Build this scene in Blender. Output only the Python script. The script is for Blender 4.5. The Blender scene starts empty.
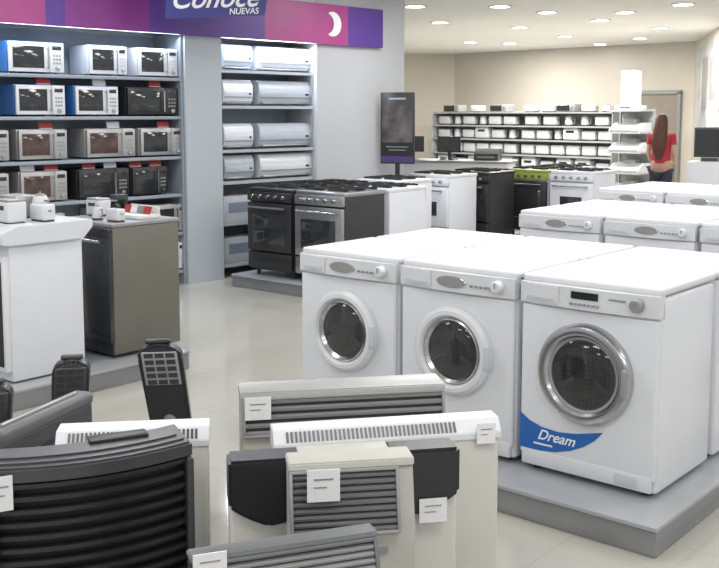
import bpy, bmesh, math, random
from mathutils import Vector, Matrix
random.seed(7)
S=bpy.context.scene
COL=S.collection
# ---------------------------------------------------------------- camera
F=1000.0; PITCH=math.radians(6.0); HZ=113.0; CAMZ=1.65
PY0=HZ+F*math.tan(PITCH)
cd=bpy.data.cameras.new("camera"); cam=bpy.data.objects.new("camera",cd); COL.objects.link(cam)
cam.location=(0,0,CAMZ); cam.rotation_euler=(math.pi/2-PITCH,0,0)
cd.sensor_width=36; cd.lens=F/719*36; cd.shift_y=-(284-PY0)/719
cd.clip_end=200
S.camera=cam
def ray(px,py):
    r=(px-359.5)/F; u=(PY0-py)/F
    return Vector((r, math.cos(PITCH)+u*math.sin(PITCH), -math.sin(PITCH)+u*math.cos(PITCH)))
def G(px,py,z):
    d=ray(px,py); t=(z-CAMZ)/d.z
    return Vector((d.x*t,d.y*t))
# ---------------------------------------------------------------- materials
MC={}
def M(name,col,rough=.5,metal=0.,var=.04,scale=8.,alpha=1.,coat=0.,emit=None,es=0.,bump=0.):
    if name in MC: return MC[name]
    m=bpy.data.materials.new(name); m.use_nodes=True
    nt=m.node_tree; b=nt.nodes["Principled BSDF"]
    tc=nt.nodes.new("ShaderNodeTexCoord"); n=nt.nodes.new("ShaderNodeTexNoise")
    n.inputs["Scale"].default_value=scale; n.inputs["Detail"].default_value=3
    nt.links.new(tc.outputs["Object"],n.inputs["Vector"])
    r=nt.nodes.new("ShaderNodeValToRGB")
    c=col
    r.color_ramp.elements[0].position=.3; r.color_ramp.elements[1].position=.7
    r.color_ramp.elements[0].color=(c[0]*(1-var),c[1]*(1-var),c[2]*(1-var),1)
    r.color_ramp.elements[1].color=(min(1,c[0]*(1+var)),min(1,c[1]*(1+var)),min(1,c[2]*(1+var)),1)
    nt.links.new(n.outputs["Fac"],r.inputs["Fac"]); nt.links.new(r.outputs["Color"],b.inputs["Base Color"])
    b.inputs["Roughness"].default_value=rough; b.inputs["Metallic"].default_value=metal
    b.inputs["Alpha"].default_value=alpha; b.inputs["Coat Weight"].default_value=coat
    if bump:
        bp=nt.nodes.new("ShaderNodeBump"); bp.inputs["Strength"].default_value=bump; bp.inputs["Distance"].default_value=.002
        nt.links.new(n.outputs["Fac"],bp.inputs["Height"]); nt.links.new(bp.outputs["Normal"],b.inputs["Normal"])
    if emit:
        b.inputs["Emission Color"].default_value=(*emit,1); b.inputs["Emission Strength"].default_value=es
    MC[name]=m; return m
WHITE=M("white enamel",(.70,.715,.76),.28,0,.015,coat=.2)
WHITE2=M("white plastic",(.67,.685,.72),.4,0,.015)
PANELW=M("panel plastic",(.56,.58,.63),.35,0,.02)
GASK=M("rubber gasket",(.30,.31,.33),.6)
CHROME=M("brushed chrome",(.50,.51,.53),.22,1,.05)
STEEL=M("stainless steel",(.48,.48,.49),.33,1,.06,20)
DGLASS=M("dark glass",(.025,.027,.03),.08,0,.1,coat=.5)
CLGLASS=M("door glass",(.03,.03,.035),.06,0,.1,alpha=.45,coat=1)
BLACK=M("black plastic",(.022,.022,.025),.35,0,.1)
BLACK2=M("matte black",(.03,.03,.032),.6,0,.1)
CHAR=M("charcoal plastic",(.055,.057,.062),.32,0,.08)
DGREY=M("dark grey plastic",(.12,.125,.135),.38,0,.06)
MGREY=M("silver grey plastic",(.30,.305,.31),.4,.2,.05)
SILVER=M("silver plastic",(.42,.42,.42),.35,.4,.05)
BEIGE=M("warm off white plastic",(.56,.555,.52),.42,0,.02)
BEIGE2=M("light putty plastic",(.46,.45,.41),.45,0,.03)
IRON=M("cast iron",(.018,.018,.018),.65,0,.2,40,bump=.3)
OLIVE=M("olive grey enamel",(.15,.145,.12),.45,0,.06,3)
PLATS=M("platform side metal",(.30,.305,.32),.32,.6,.05,5)
PLATT=M("platform top laminate",(.38,.395,.42),.28,.2,.05,5)
BLUE=M("label blue",(.015,.12,.42),.35,0,.05)
PAPER=M("paper card",(.76,.76,.78),.6,0,.03,60)
RED=M("red paint",(.42,.04,.04),.5)
GREEN=M("olive green top",(.27,.34,.07),.4)
TEXTW=M("white lettering",(.85,.85,.88),.5)
TEXTD=M("grey print",(.25,.25,.27),.5)
BROWNREFL=M("dark glass painted brown reflection",(.08,.045,.04),.12,0,.5,12,coat=.5)  # dark window glass with a red-brown reflection painted into its colour
def drum_mat():
    m=bpy.data.materials.new("perforated drum steel"); m.use_nodes=True; nt=m.node_tree; b=nt.nodes["Principled BSDF"]
    tc=nt.nodes.new("ShaderNodeTexCoord"); v=nt.nodes.new("ShaderNodeTexVoronoi"); v.inputs["Scale"].default_value=55
    v.inputs["Randomness"].default_value=.1
    nt.links.new(tc.outputs["Object"],v.inputs["Vector"])
    r=nt.nodes.new("ShaderNodeValToRGB"); r.color_ramp.elements[0].position=.2; r.color_ramp.elements[0].color=(.01,.01,.01,1)
    r.color_ramp.elements[1].position=.3; r.color_ramp.elements[1].color=(.26,.26,.27,1)
    nt.links.new(v.outputs["Distance"],r.inputs["Fac"]); nt.links.new(r.outputs["Color"],b.inputs["Base Color"])
    b.inputs["Metallic"].default_value=.8; b.inputs["Roughness"].default_value=.3
    return m
DRUM=drum_mat()
# ---------------------------------------------------------------- mesh builder
class MB:
    def __init__(s): s.bm=bmesh.new(); s.mats=[]
    def mi(s,m):
        if m not in s.mats: s.mats.append(m)
        return s.mats.index(m)
    def merge(s,t,m):
        if m is not None:
            i=s.mi(m)
            for f in t.faces: f.material_index=i
        me=bpy.data.meshes.new("tmp"); t.to_mesh(me); t.free(); s.bm.from_mesh(me); bpy.data.meshes.remove(me)
    def box(s,c,sz,m,bev=0.,seg=2,rot=None):
        t=bmesh.new(); bmesh.ops.create_cube(t,size=1)
        bmesh.ops.scale(t,vec=sz,verts=t.verts)
        if bev>0: bmesh.ops.bevel(t,geom=t.edges[:],offset=min(bev,min(sz)*.49),segments=seg,affect='EDGES',profile=.5)
        if rot: bmesh.ops.rotate(t,cent=(0,0,0),matrix=Matrix.Rotation(rot[1],3,rot[0]),verts=t.verts)
        bmesh.ops.translate(t,vec=c,verts=t.verts); s.merge(t,m); return s
    def lathe(s,prof,c,axis,m,seg=32,sc=(1,1,1)):
        t=bmesh.new(); rings=[]
        for r,h in prof:
            ring=[]
            for k in range(seg):
                a=2*math.pi*k/seg; p=(r*math.cos(a),r*math.sin(a),h)
                if axis=='Y': p=(p[0],p[2],-p[1])
                elif axis=='X': p=(p[2],p[0],p[1])
                ring.append(t.verts.new((p[0]*sc[0]+c[0],p[1]*sc[1]+c[1],p[2]*sc[2]+c[2])))
            rings.append(ring)
        for i in range(len(rings)-1):
            mm=m[i] if isinstance(m,list) else m
            idx=s.mi(mm)
            for k in range(seg):
                f=t.faces.new((rings[i][k],rings[i][(k+1)%seg],rings[i+1][(k+1)%seg],rings[i+1][k])); f.material_index=idx
        for ring,mm in((rings[0],m[0] if isinstance(m,list) else m),(rings[-1],m[-1] if isinstance(m,list) else m)):
            f=t.faces.new(ring); f.material_index=s.mi(mm)
        bmesh.ops.remove_doubles(t,verts=t.verts,dist=1e-6)
        bmesh.ops.recalc_face_normals(t,faces=t.faces[:])
        s.merge(t,None); return s
    def cyl(s,c,r,h,m,axis='Z',seg=24):
        return s.lathe([(r,-h/2),(r,h/2)],c,axis,m,seg)
    def tube(s,prof,c,axis,m,seg=32):
        t=bmesh.new(); rings=[]
        for r,h in prof:
            ring=[]
            for k in range(seg):
                a=2*math.pi*k/seg; p=(r*math.cos(a),r*math.sin(a),h)
                if axis=='Y': p=(p[0],p[2],-p[1])
                ring.append(t.verts.new((p[0]+c[0],p[1]+c[1],p[2]+c[2])))
            rings.append(ring)
        n=len(rings)
        for i in range(n):
            for k in range(seg):
                t.faces.new((rings[i][k],rings[i][(k+1)%seg],rings[(i+1)%n][(k+1)%seg],rings[(i+1)%n][k]))
        bmesh.ops.recalc_face_normals(t,faces=t.faces[:])
        s.merge(t,m); return s
    def prism(s,pts,axis,lo,hi,m,bev=0):
        t=bmesh.new()
        def mk(p,h):
            if axis=='X': return (h,p[0],p[1])
            if axis=='Y': return (p[0],h,p[1])
            return (p[0],p[1],h)
        a=[t.verts.new(mk(p,lo)) for p in pts]; b=[t.verts.new(mk(p,hi)) for p in pts]
        n=len(pts)
        t.faces.new(a); t.faces.new(b)
        for i in range(n): t.faces.new((a[i],a[(i+1)%n],b[(i+1)%n],b[i]))
        bmesh.ops.recalc_face_normals(t,faces=t.faces[:])
        if bev: bmesh.ops.bevel(t,geom=t.edges[:],offset=bev,segments=2,affect='EDGES')
        s.merge(t,m); return s
    def arc(s,x0,x1,fy,z0,z1,th,m,n=18):
        t=bmesh.new(); q=[]
        for i in range(n+1):
            x=x0+(x1-x0)*i/n; y=fy(x)
            q.append([t.verts.new((x,y,z0)),t.verts.new((x,y,z1)),t.verts.new((x,y+th,z1)),t.verts.new((x,y+th,z0))])
        for i in range(n):
            for k in range(4): t.faces.new((q[i][k],q[i][(k+1)%4],q[i+1][(k+1)%4],q[i+1][k]))
        t.faces.new(q[0]); t.faces.new(q[-1])
        bmesh.ops.recalc_face_normals(t,faces=t.faces[:])
        s.merge(t,m); return s
    def obj(s,name,parent=None,label=None,ang=35):
        me=bpy.data.meshes.new(name); s.bm.to_mesh(me); s.bm.free()
        for m in s.mats: me.materials.append(m)
        me.polygons.foreach_set("use_smooth",[True]*len(me.polygons))
        me.set_sharp_from_angle(angle=math.radians(ang))
        o=bpy.data.objects.new(name,me); COL.objects.link(o)
        if parent: o.parent=parent
        if label: o["label"]=label
        return o
def thing(name,label,cat,group=None):
    e=bpy.data.objects.new(name,None); COL.objects.link(e); e.empty_display_size=.1
    e["label"]=label; e["category"]=cat
    if group: e["group"]=group
    return e
def put(o,xy,z,rot=0.):
    o.location=(xy[0],xy[1],z); o.rotation_euler=(0,0,rot); return o
def dup(o,xy,z,rot,label=None,group=None):
    def rec(a,par):
        n=a.copy(); COL.objects.link(n)
        if par: n.parent=par
        for c in a.children: rec(c,n)
        return n
    n=rec(o,None); put(n,xy,z,rot)
    if label: n["label"]=label
    if group: n["group"]=group
    return n
def text_mesh(name,txt,size,m,parent,loc,rot,shear=0,align='CENTER',ext=.001):
    c=bpy.data.curves.new("t",'FONT'); c.body=txt; c.size=size; c.extrude=ext; c.shear=shear
    c.align_x=align; c.align_y='CENTER'; c.offset=size*.012
    to=bpy.data.objects.new("t",c); COL.objects.link(to)
    bpy.context.view_layer.update()
    me=bpy.data.meshes.new_from_object(to.evaluated_get(bpy.context.evaluated_depsgraph_get()))
    bpy.data.objects.remove(to); me.name=name
    me.materials.clear(); me.materials.append(m)
    o=bpy.data.objects.new(name,me); COL.objects.link(o); o.parent=parent
    o.location=loc; o.rotation_euler=rot
    return o
def struct(o): o["kind"]="structure"; return o
# store axes
PH=math.radians(-40.3)
U=Vector((-math.cos(PH),-math.sin(PH))); V=Vector((-math.sin(PH),math.cos(PH)))
def corner(c,w,d,rot=PH):
    """centre of a footprint whose front-right corner is c"""
    X=Vector((math.cos(rot),math.sin(rot))); Y=Vector((-math.sin(rot),math.cos(rot)))
    return Vector(c)-X*w/2+Y*d/2
# ---------------------------------------------------------------- washing machines
def washer(kind,label,group):
    w,d,h=.62,.56,.85
    T=thing("washing_machine",label,"washing machine",group)
    f=-d/2
    b=MB(); b.box((0,.0,.415),(w,d-.02,.79),WHITE,.018,3)
    b.box((0,f+.006,.40),(w-.01,.03,.655),WHITE,.012,3)
    b.obj("body",T)
    b=MB(); b.box((0,.005,h-.0165),(w+.004,d,.033),WHITE2,.012,3); b.obj("top_panel",T)
    b=MB(); b.box((0,f-.002,.062),(w-.03,.02,.07),WHITE2,.008); b.box((w/2-.12,f-.013,.062),(.10,.004,.045),PANELW,.002); b.obj("kick_plate",T)
    b=MB(); b.arc(-w/2,w/2,lambda x:f-.012-.022*(1-(2*x/w)**2),.735,.822,.05,WHITE2,20)
    b.arc(-w/2,w/2,lambda x:f-.004-.012*(1-(2*x/w)**2),.728,.736,.05,PANELW,20)
    b.obj("control_panel",T)
    ys=lambda x:f-.012-.022*(1-(2*x/w)**2)
    b=MB()
    b.arc(-w/2+.02,-w/2+.19,lambda x:ys(x)-.006,.745,.818,.02,WHITE2,8)
    b.arc(-w/2+.04,-w/2+.17,lambda x:ys(x)-.012+.5*(x+w/2-.105)**2,.755,.768,.012,PANELW,8)
    b.obj("detergent_drawer",T)
    if kind=='oval':
        b=MB(); b.lathe([(.001,-.006),(.075,-.005),(.082,0),(.082,.01)],(-.005,ys(0)-.002,.78),'Y',[MGREY,CHROME,CHROME],32,(1,1,.33)); b.obj("display",T)
        b=MB()
        for k in range(5): b.box((.10+.025*k,ys(.15)-.006,.772),(.014,.01,.01),MGREY,.002)
        b.obj("button",T,"row of small grey buttons")["kind"]="stuff"
        kx=.235
    else:
        b=MB(); b.arc(-.06,.06,lambda x:ys(x)-.004,.778,.808,.01,DGLASS,6); b.obj("display",T,"black rectangular display")
        b=MB()
        for k in range(7): b.box((-.06+.02*k,ys(0)-.004,.757),(.012,.012,.008),MGREY,.002)
        b.obj("button",T,"row of small grey buttons")["kind"]="stuff"
        b=MB(); b.box((.14,ys(.14)-.001,.79),(.07,.004,.007),TEXTD); b.obj("maker_badge",T)
        kx=.225
    b=MB(); b.lathe([(.001,-.034),(.022,-.033),(.026,-.028),(.028,0)],(kx,ys(kx),.782),'Y',MGREY if kind!='oval' else WHITE2,24)
    b.box((kx,ys(kx)-.036,.79),(.004,.004,.022),TEXTD); b.obj("program_knob",T)
    cz=.465
    D=bpy.data.objects.new("door",None); COL.objects.link(D); D.parent=T; D.location=(0,f-.009,cz)
    D.empty_display_size=.1
    if kind=='oval':
        R=.205
        b=MB(); b.tube([(R,0),(R-.004,-.028),(R-.02,-.044),(R-.038,-.046),(R-.05,-.034),(R-.056,-.012),(R-.056,0)],(0,0,0),'Y',WHITE2,48)
        b.obj("door_frame",D)
        b=MB(); b.tube([(R-.057,-.002),(R-.054,-.034),(R-.062,-.037),(R-.075,-.022),(R-.075,-.002)],(0,0,0),'Y',CHROME,48); b.obj("chrome_trim",D)
        g=R-.075
        b=MB(); b.box((R-.012,-.038,0),(.03,.022,.11),PANELW,.009,3); b.obj("handle",D)
    else:
        R=.212
        b=MB(); b.tube([(R,0),(R,-.02),(R-.012,-.040),(R-.03,-.046),(R-.045,-.042),(R-.055,-.03),(R-.055,0)],(0,0,0),'Y',CHROME,56)
        b.obj("door_frame",D,"wide chrome porthole ring")
        b=MB(); b.tube([(R-.056,-.002),(R-.05,-.026),(R-.058,-.03),(R-.072,-.018),(R-.072,-.002)],(0,0,0),'Y',GASK,48); b.obj("gasket",D)
        g=R-.07
        b=MB(); b.box((R-.02,-.046,-.0),(.026,.02,.12),MGREY,.009,3,('Y',0)); b.obj("handle",D)
    b=MB(); b.lathe([(g,-.014),(g*.8,-.008),(g*.5,-.005),(.001,-.004)],(0,0,0),'Y',DRUM,40)
    for a in (90,210,330):
        aa=math.radians(a); b.box((math.cos(aa)*g*.62,-.012,math.sin(aa)*g*.62),(g*.55,.012,.022),MGREY,.005,2,('Y',-aa))
    b.obj("drum",D)
    b=MB(); b.lathe([(g+.004,-.022),(g*.9,-.032),(g*.6,-.041),(g*.3,-.045),(.001,-.046)],(0,0,0),'Y',CLGLASS,40); b.obj("door_glass",D)
    for sx in(-1,1):
        for sy in(-1,1):
            b=MB(); b.cyl((sx*.25,sy*.22,.011),.022,.022,BLACK2,seg=12); b.obj("foot",T)
    return T
GW="front-loading washing machines on display platforms"
wA=washer('oval',"white front-loading washing machine with white-rimmed round door",GW)
wB=washer('chrome',"white washing machine with wide chrome door ring, blue swoosh label",None)
ZP=.12; WS=.65
R0=G(655,502,ZP)
put(wB,corner(R0,.62,.56),ZP,PH)
st=MB()
top=[(-.303,.25),(-.26,.222),(-.2,.203),(-.12,.196),(-.04,.205),(.03,.222),(.085,.236)]
bot=[(.05,.195),(0,.158),(-.06,.128),(-.13,.107),(-.2,.098),(-.303,.098)]
st.prism(top+bot,'Y',-.2912,-.2885,BLUE)
o=st.obj("label_sticker",wB,"blue swoosh-shaped label with white lettering")
text_mesh("lettering","Dream",.062,TEXTW,o,(-.13,-.2925,.168),(math.pi/2,0,0),.4)
st=MB(); st.box((-.19,-.292,.128),(.09,.001,.007),TEXTW); st.obj("label_underline",o)
put(wA,corner(R0+U*WS*2,.62,.56),ZP,PH)
dup(wA,corner(R0+U*WS*1,.62,.56),ZP,PH)
for k in range(3):
    c=corner(R0+U*(WS*k)+V*.60,.62,.56); dup(wA,c,ZP,PH+math.pi,"white front-loading washing machine standing back to back with others")
def platform(c,w,d,label,h=ZP):
    T=thing("display_platform",label,"display platform")
    b=MB(); b.box((0,0,h-.01),(w,d,.02),PLATT,.006); b.obj("deck",T)
    b=MB(); b.box((0,0,(h-.022)/2+.001),(w-.012,d-.012,h-.022),PLATS,.004); b.obj("skirt",T)
    put(T,corner(c,w,d),0,PH); return T
PR=G(657,529,ZP)
platform(PR,WS*3+.30,1.55,"low grey metal display platform under washing machines")
B0=G(520,210,.97)
nb=4
for k in range(nb):
    c=B0-U*(.62+WS*k)
    dup(wA,corner(c,.62,.56),ZP,PH); dup(wA,corner(c+V*.60,.62,.56),ZP,PH+math.pi)
platform(B0-U*(WS*nb)-V*.12-U*.05,WS*nb+.15,1.42,"low grey metal display platform under washing machines")
C0=G(598,188,.97)
for k in range(4):
    c=C0-U*(.62+WS*k)
    dup(wA,corner(c,.62,.56),ZP,PH)
    if k<3: dup(wA,corner(c+V*.60,.62,.56),ZP,PH+math.pi)
platform(C0-U*(WS*4)-V*.12-U*.05,WS*4+.15,1.42,"low grey metal display platform under washing machines")
# ---------------------------------------------------------------- cookers
def cooker(label,body,front,w=.58,d=.58,topm=STEEL,group=None,pan=None,win=(.72,.27)):
    h=.85; f=-d/2
    T=thing("gas_cooker",label,"cooker",group)
    b=MB(); b.box((0,.0,.43),(w,d-.03,.74),body,.008); b.obj("body",T)
    b=MB(); b.box((0,0,.815),(w+.006,d,.035),topm,.008); b.obj("cooktop",T)
    for sx in(-1,1):
        b=MB()
        for q in(-1,1):
            for k in(-1,0,1): b.box((sx*w*.24+k*w*.12,q*d*.2,.855),(.010,d*.34,.01),IRON)
            for k in(-1,1): b.box((sx*w*.24,q*d*.2+k*d*.165,.847),(w*.38,.010,.018),IRON)
        b.obj("pan_support",T)
        for q in(-1,1):
            b=MB(); b.lathe([(.045,0),(.045,.01),(.03,.014),(.03,.02),(.001,.021)],(sx*w*.24,q*d*.2,.8325),'Z',IRON,20); b.obj("burner",T)
    b=MB(); b.box((0,f-.004,.755),(w,.035,.085),pan or front,.006); b.obj("control_panel",T)
    for k in range(5):
        b=MB(); b.lathe([(.001,-.03),(.016,-.029),(.02,0)],((k-2)*w*.17,f-.022,.757),'Y',CHROME,16); b.obj("knob",T)
    D=MB(); D.box((0,f-.004,.47),(w-.01,.04,.45),front,.008); D=D.obj("oven_door",T)
    b=MB(); b.box((0,f-.026,.45),(w*win[0],.005,win[1]),DGLASS,.002); b.obj("oven_window",D)
    b=MB(); b.cyl((0,f-.062,.655),.010,w*.82,CHROME,'X',12)
    for sx in(-1,1): b.box((sx*w*.36,f-.042,.655),(.016,.045,.016),CHROME)
    b.obj("handle",D)
    b=MB(); b.box((0,f-.002,.155),(w-.01,.035,.15),front,.006); b.obj("drawer",T)
    for sx in(-1,1):
        for sy in(-1,1):
            b=MB(); b.cyl((sx*w*.4,sy*d*.38,.032),.02,.064,BLACK2,seg=10); b.obj("foot",T)
    return T
GC="gas cookers on display platforms"
ck=cooker("black gas cooker with cast iron pan supports and glass door",BLACK,BLACK,topm=BLACK,group=GC)
cks=cooker("stainless steel gas cooker with black grates and oven door",BLACK2,STEEL,group=GC)
ckw=cooker("white gas cooker with black pan supports",WHITE,WHITE,topm=WHITE2,group=GC,win=(.5,.16))
A1=Vector((-1.05,9.45))
put(ck,corner(A1-U*.58,.58,.58),ZP,PH); put(cks,corner(A1-U*1.2,.58,.58),ZP,PH)
dup(ck,corner(A1-U*.58+V*.62,.58,.58),ZP,PH+math.pi); dup(ckw,corner(A1-U*1.2+V*.62,.58,.58),ZP,PH+math.pi)
platform(A1-U*1.3-V*.1,1.45,1.42,"grey display platform under black gas cookers")
A2=Vector((.41,10.25))
put(ckw,corner(A2,.58,.58),ZP,PH)
platform(A2-U*.06-V*.08,.70,.72,"grey display platform under a white gas cooker")
A3=Vector((1.0,11.2))
dup(ckw,corner(A3,.58,.58),ZP,PH)
dup(ck,corner(A3+V*.75-U*.05,.58,.58),ZP,PH,"black gas cooker standing behind a white one")
platform(A3-U*.06-V*.06,.70,1.45,"grey display platform under two gas cookers")
A4=Vector((2.3,12.2))
ckg=cooker("white-sided cooker with olive green top and control panel",WHITE,BLACK,topm=GREEN,pan=GREEN)
put(ckg,corner(A4,.58,.58),ZP,PH); dup(ckw,corner(A4-U*.62,.58,.58),ZP,PH)
dup(ckw,corner(A4+V*.65,.58,.58),ZP,PH)
platform(A4-U*.68-V*.06,1.35,1.4,"grey display platform under white and green cookers")
# left goods
WL=G(12,385,ZP)
def side_cooker():
    T=thing("display_oven","white freestanding oven with overhanging white top, dark glass door","oven")
    w,d=.6,.5; f=-d/2
    b=MB(); b.box((0,0,.40),(w,d-.02,.78),WHITE,.012); b.obj("body",T)
    b=MB(); b.prism([(f-.05,.80),(f-.05,.86),(f+.05,.90),(d/2+.05,.90),(d/2+.05,.86),(d/2-.02,.79),(f+.0,.79)],'X',-w/2-.005,w/2+.03,WHITE2,.006); b.obj("top_cover",T)
    D=MB(); D.box((0,f-.004,.40),(w-.02,.04,.66),WHITE,.006); D=D.obj("oven_door",T)
    b=MB(); b.box((0,f-.026,.40),(w-.06,.006,.60),BLACK,.002); b.box((0,f-.03,.40),(w-.14,.004,.5),DGLASS,.001); b.obj("oven_window",D)
    b=MB(); b.cyl((0,f-.06,.70),.010,w*.8,CHROME,'X',12)
    for sx in(-1,1): b.box((sx*w*.36,f-.042,.70),(.016,.04,.016),CHROME)
    b.obj("handle",D)
    for sx in(-1,1):
        for sy in(-1,1):
            b=MB(); b.cyl((sx*.22,sy*.18,.006),.02,.012,BLACK2,seg=10); b.obj("foot",T)
    return T
t=side_cooker(); put(t,corner(WL,.6,.5),ZP,PH)
OC=G(105,362,ZP)+V*.08
T=thing("dishwasher","olive grey dishwasher with black glass front beside a white oven","dishwasher"); w,d,h=.6,.52,.84
b=MB(); b.box((0,0,.425),(w,d,.80),OLIVE,.01); b.obj("body",T)
b=MB(); b.box((0,0,.838),(w+.005,d+.005,.025),MGREY,.006); b.obj("top_panel",T)
D=MB(); D.box((0,-d/2-.012,.46),(w-.01,.03,.72),DGLASS,.006); D=D.obj("door",T)
b=MB(); b.cyl((0,-d/2-.06,.74),.010,w*.8,CHROME,'X',12)
for sx in(-1,1): b.box((sx*w*.36,-d/2-.042,.74),(.016,.04,.016),CHROME)
b.obj("handle",D)
b=MB(); b.box((0,-d/2+.0,.06),(w-.03,.02,.07),BLACK,.004); b.obj("kick_plate",T)
for sx in(-1,1):
    for sy in(-1,1):
        b=MB(); b.cyl((sx*.22,sy*.2,.0125),.02,.025,BLACK2,seg=10); b.obj("foot",T)
dishc=corner(OC,w,d); put(T,dishc,ZP,PH)
PLc=G(22,414,0)-V*.25
platform(PLc+U*.06,1.0,1.5,"low grey display platform under the oven and dishwasher")
# ---------------------------------------------------------------- small appliances
def microwave(label,body,door,win,disp=True,w=.46,h=.27,d=.34):
    T=thing("microwave_oven",label,"microwave"); f=-d/2
    b=MB(); b.box((0,.01,h/2+.006),(w,d-.02,h-.012),body,.008); b.obj("body",T)
    D=MB(); D.box((-w*.13,f-.004,h/2+.004),(w*.72,.028,h-.02),door,.006); D=D.obj("door",T)
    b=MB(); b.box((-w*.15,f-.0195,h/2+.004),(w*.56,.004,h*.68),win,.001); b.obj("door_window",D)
    b=MB(); b.cyl((w*.19,f-.045,h/2),.007,h*.72,CHROME,'Z',10)
    for s in(-1,1): b.box((w*.19,f-.03,h/2+s*h*.3),(.01,.03,.012),CHROME)
    b.obj("handle",D)
    C=MB(); C.box((w*.37,f-.003,h/2+.004),(w*.26,.026,h-.02),door,.005); C=C.obj("control_panel",T)
    b=MB(); b.box((w*.37,f-.0175,h*.82),(w*.17,.004,h*.12),DGLASS,.001); b.obj("display",C)
    b=MB()
    for i in range(3):
        for j in range(3): b.box((w*.37+(i-1)*w*.055,f-.0175,h*(.34+.12*j)),(w*.035,.004,h*.06),MGREY if body!=WHITE else PANELW)
    b.obj("keypad",C)
    b=MB(); b.lathe([(.001,-.02),(.018,-.019),(.02,0)],(w*.37,f-.016,h*.18),'Y',CHROME,16); b.obj("knob",C)
    for sx in(-1,1):
        for sy in(-1,1):
            b=MB(); b.cyl((sx*w*.4,sy*d*.36,.005),.012,.01,BLACK2,seg=8); b.obj("foot",T)
    return T
GM="microwave ovens on wall shelves"
mws={'w':microwave("white microwave oven with dark glass door window",WHITE,WHITE,DGLASS),
 's':microwave("silver microwave oven with dark glass door window",SILVER,SILVER,DGLASS),
 'k':microwave("black microwave oven with black glass door",BLACK,BLACK,DGLASS),
 'r':microwave("silver microwave oven with painted reddish-brown reflections in its window",SILVER,SILVER,BROWNREFL),
 'b':microwave("white microwave oven with blue casing sides",M("blue trim",(.05,.18,.5),.3),WHITE,DGLASS)}
a0=Vector((-2.96,8.24)); wd=Vector((.70,.714)).normalized(); wn=Vector((wd.y,-wd.x))
WPH=math.atan2(wd.y,wd.x)
P0=a0-wn*.5
def W(px,py,off):
    d=ray(px,py); o=P0+wn*off
    det=d.x*(-wd.y)+wd.x*d.y
    t=(o.x*(-wd.y)+wd.x*o.y)/det
    s=(Vector((d.x*t,d.y*t))-o).dot(wd)
    return s,CAMZ+d.z*t
def LW(s,off): return P0+wd*s+wn*off
rows=[(1.97,[(8,65,'b'),(90,127,'k2'),(138,178,'w')]),
      (1.61,[(15,66,'b'),(75,119,'b'),(122,183,'k')]),
      (1.23,[(-42,10,'r'),(18,68,'r'),(86,136,'r'),(140,183,'s')]),
      (.87,[(-42,10,'r'),(20,68,'r'),(78,130,'k'),(132,168,'k')]),
      (.50,[(-40,10,'s'),(20,66,'s'),(100,145,'w'),(150,188,'s')]),
      (.13,[(100,145,'k'),(150,188,'w')])]
used=set()
MWOFF=.43
def card(m,label):
    T=thing("price_card",label,"price card","price cards on the microwave ovens")
    b=MB(); b.box((0,0,.03),(.13,.003,.055),m,0,2,('X',-.25)); b.obj("card_face",T)
    b=MB(); b.box((0,.006,.003),(.12,.03,.005),PAPER); b.obj("card_base",T); return T
cards=[card(RED,"small red price card standing on a microwave"),card(PAPER,"small white price card standing on a microwave")]
cused=[False,False]; ci=0
for z,items in rows:
    for x0,x1,k in items:
        if k=='k2': k='w'
        py=113+(1.65-z)*110
        s0,_=W(x0,py,MWOFF); s1,_=W(x1,py,MWOFF)
        sc=(s0+s1)/2
        c=LW(sc,MWOFF-.18)
        wdt=min(.56,max(.38,abs(s1-s0)*.97))
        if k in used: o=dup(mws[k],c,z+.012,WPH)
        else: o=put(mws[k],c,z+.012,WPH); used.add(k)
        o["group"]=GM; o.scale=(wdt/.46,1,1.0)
        if z in(.87,1.23,1.61):
            for q in((-.12,.1) if z<1 else (.06,)):
                i=ci%2 if z!=.87 else (0 if ci%3 else 1); ci+=1
                cc=LW(sc+q,MWOFF-.06)
                if cused[i]: dup(cards[i],cc,z+.284,WPH)
                else: put(cards[i],cc,z+.284,WPH); cused[i]=True
sP0,_=W(186,113,.5); sP1,_=W(222,113,.5); sE,_=W(317,113,.5); sW,_=W(404,113,.5)
SH=M("shelf grey blue",(.29,.33,.38),.45); BACKP=M("shelf back panel",(.30,.35,.41),.5)
T=thing("wall_shelving","grey-blue wall shelving holding microwave ovens","shelving")
sl=-1.6
def lbox(b,s0,s1,o0,o1,z0,z1,m,bev=0):
    b.box(((s0+s1)/2,-(o0+o1)/2,(z0+z1)/2),(s1-s0,o1-o0,z1-z0),m,bev)
b=MB(); lbox(b,sl,sP0-.01,.01,.03,.0,2.38,BACKP); b.obj("back_panel",T)
for z in(1.97,1.61,1.23,.87,.50,.13):
    b=MB(); lbox(b,sl,sP0-.03,.03,.46,z-.02,z+.01,SH,.003); b.obj("shelf",T)
for s in(sl,sP0-.03):
    b=MB(); lbox(b,s,s+.02,.03,.47,0,2.38,SH); b.obj("upright",T)
put(T,P0,0,WPH)
T=thing("wall_shelving","pale slatted wall shelving holding split air conditioners","shelving")
SH2=M("slat shelf white",(.42,.46,.50),.4)
b=MB(); lbox(b,sP1+.01,sE-.01,.01,.03,0,2.38,BACKP); b.obj("back_panel",T)
acrows=[]
for py in(72,106,148,178):
    _,z=W(285,py,.42); acrows.append(z)
for z in acrows+[.55,.13]:
    b=MB()
    for q in range(9): lbox(b,sP1+.012,sE-.012,.03+q*.045,.062+q*.045,z-.02,z-.002,SH2)
    lbox(b,sP1+.012,sE-.012,.435,.45,z-.03,z,SH2)
    b.obj("shelf",T)
put(T,P0,0,WPH)
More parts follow.
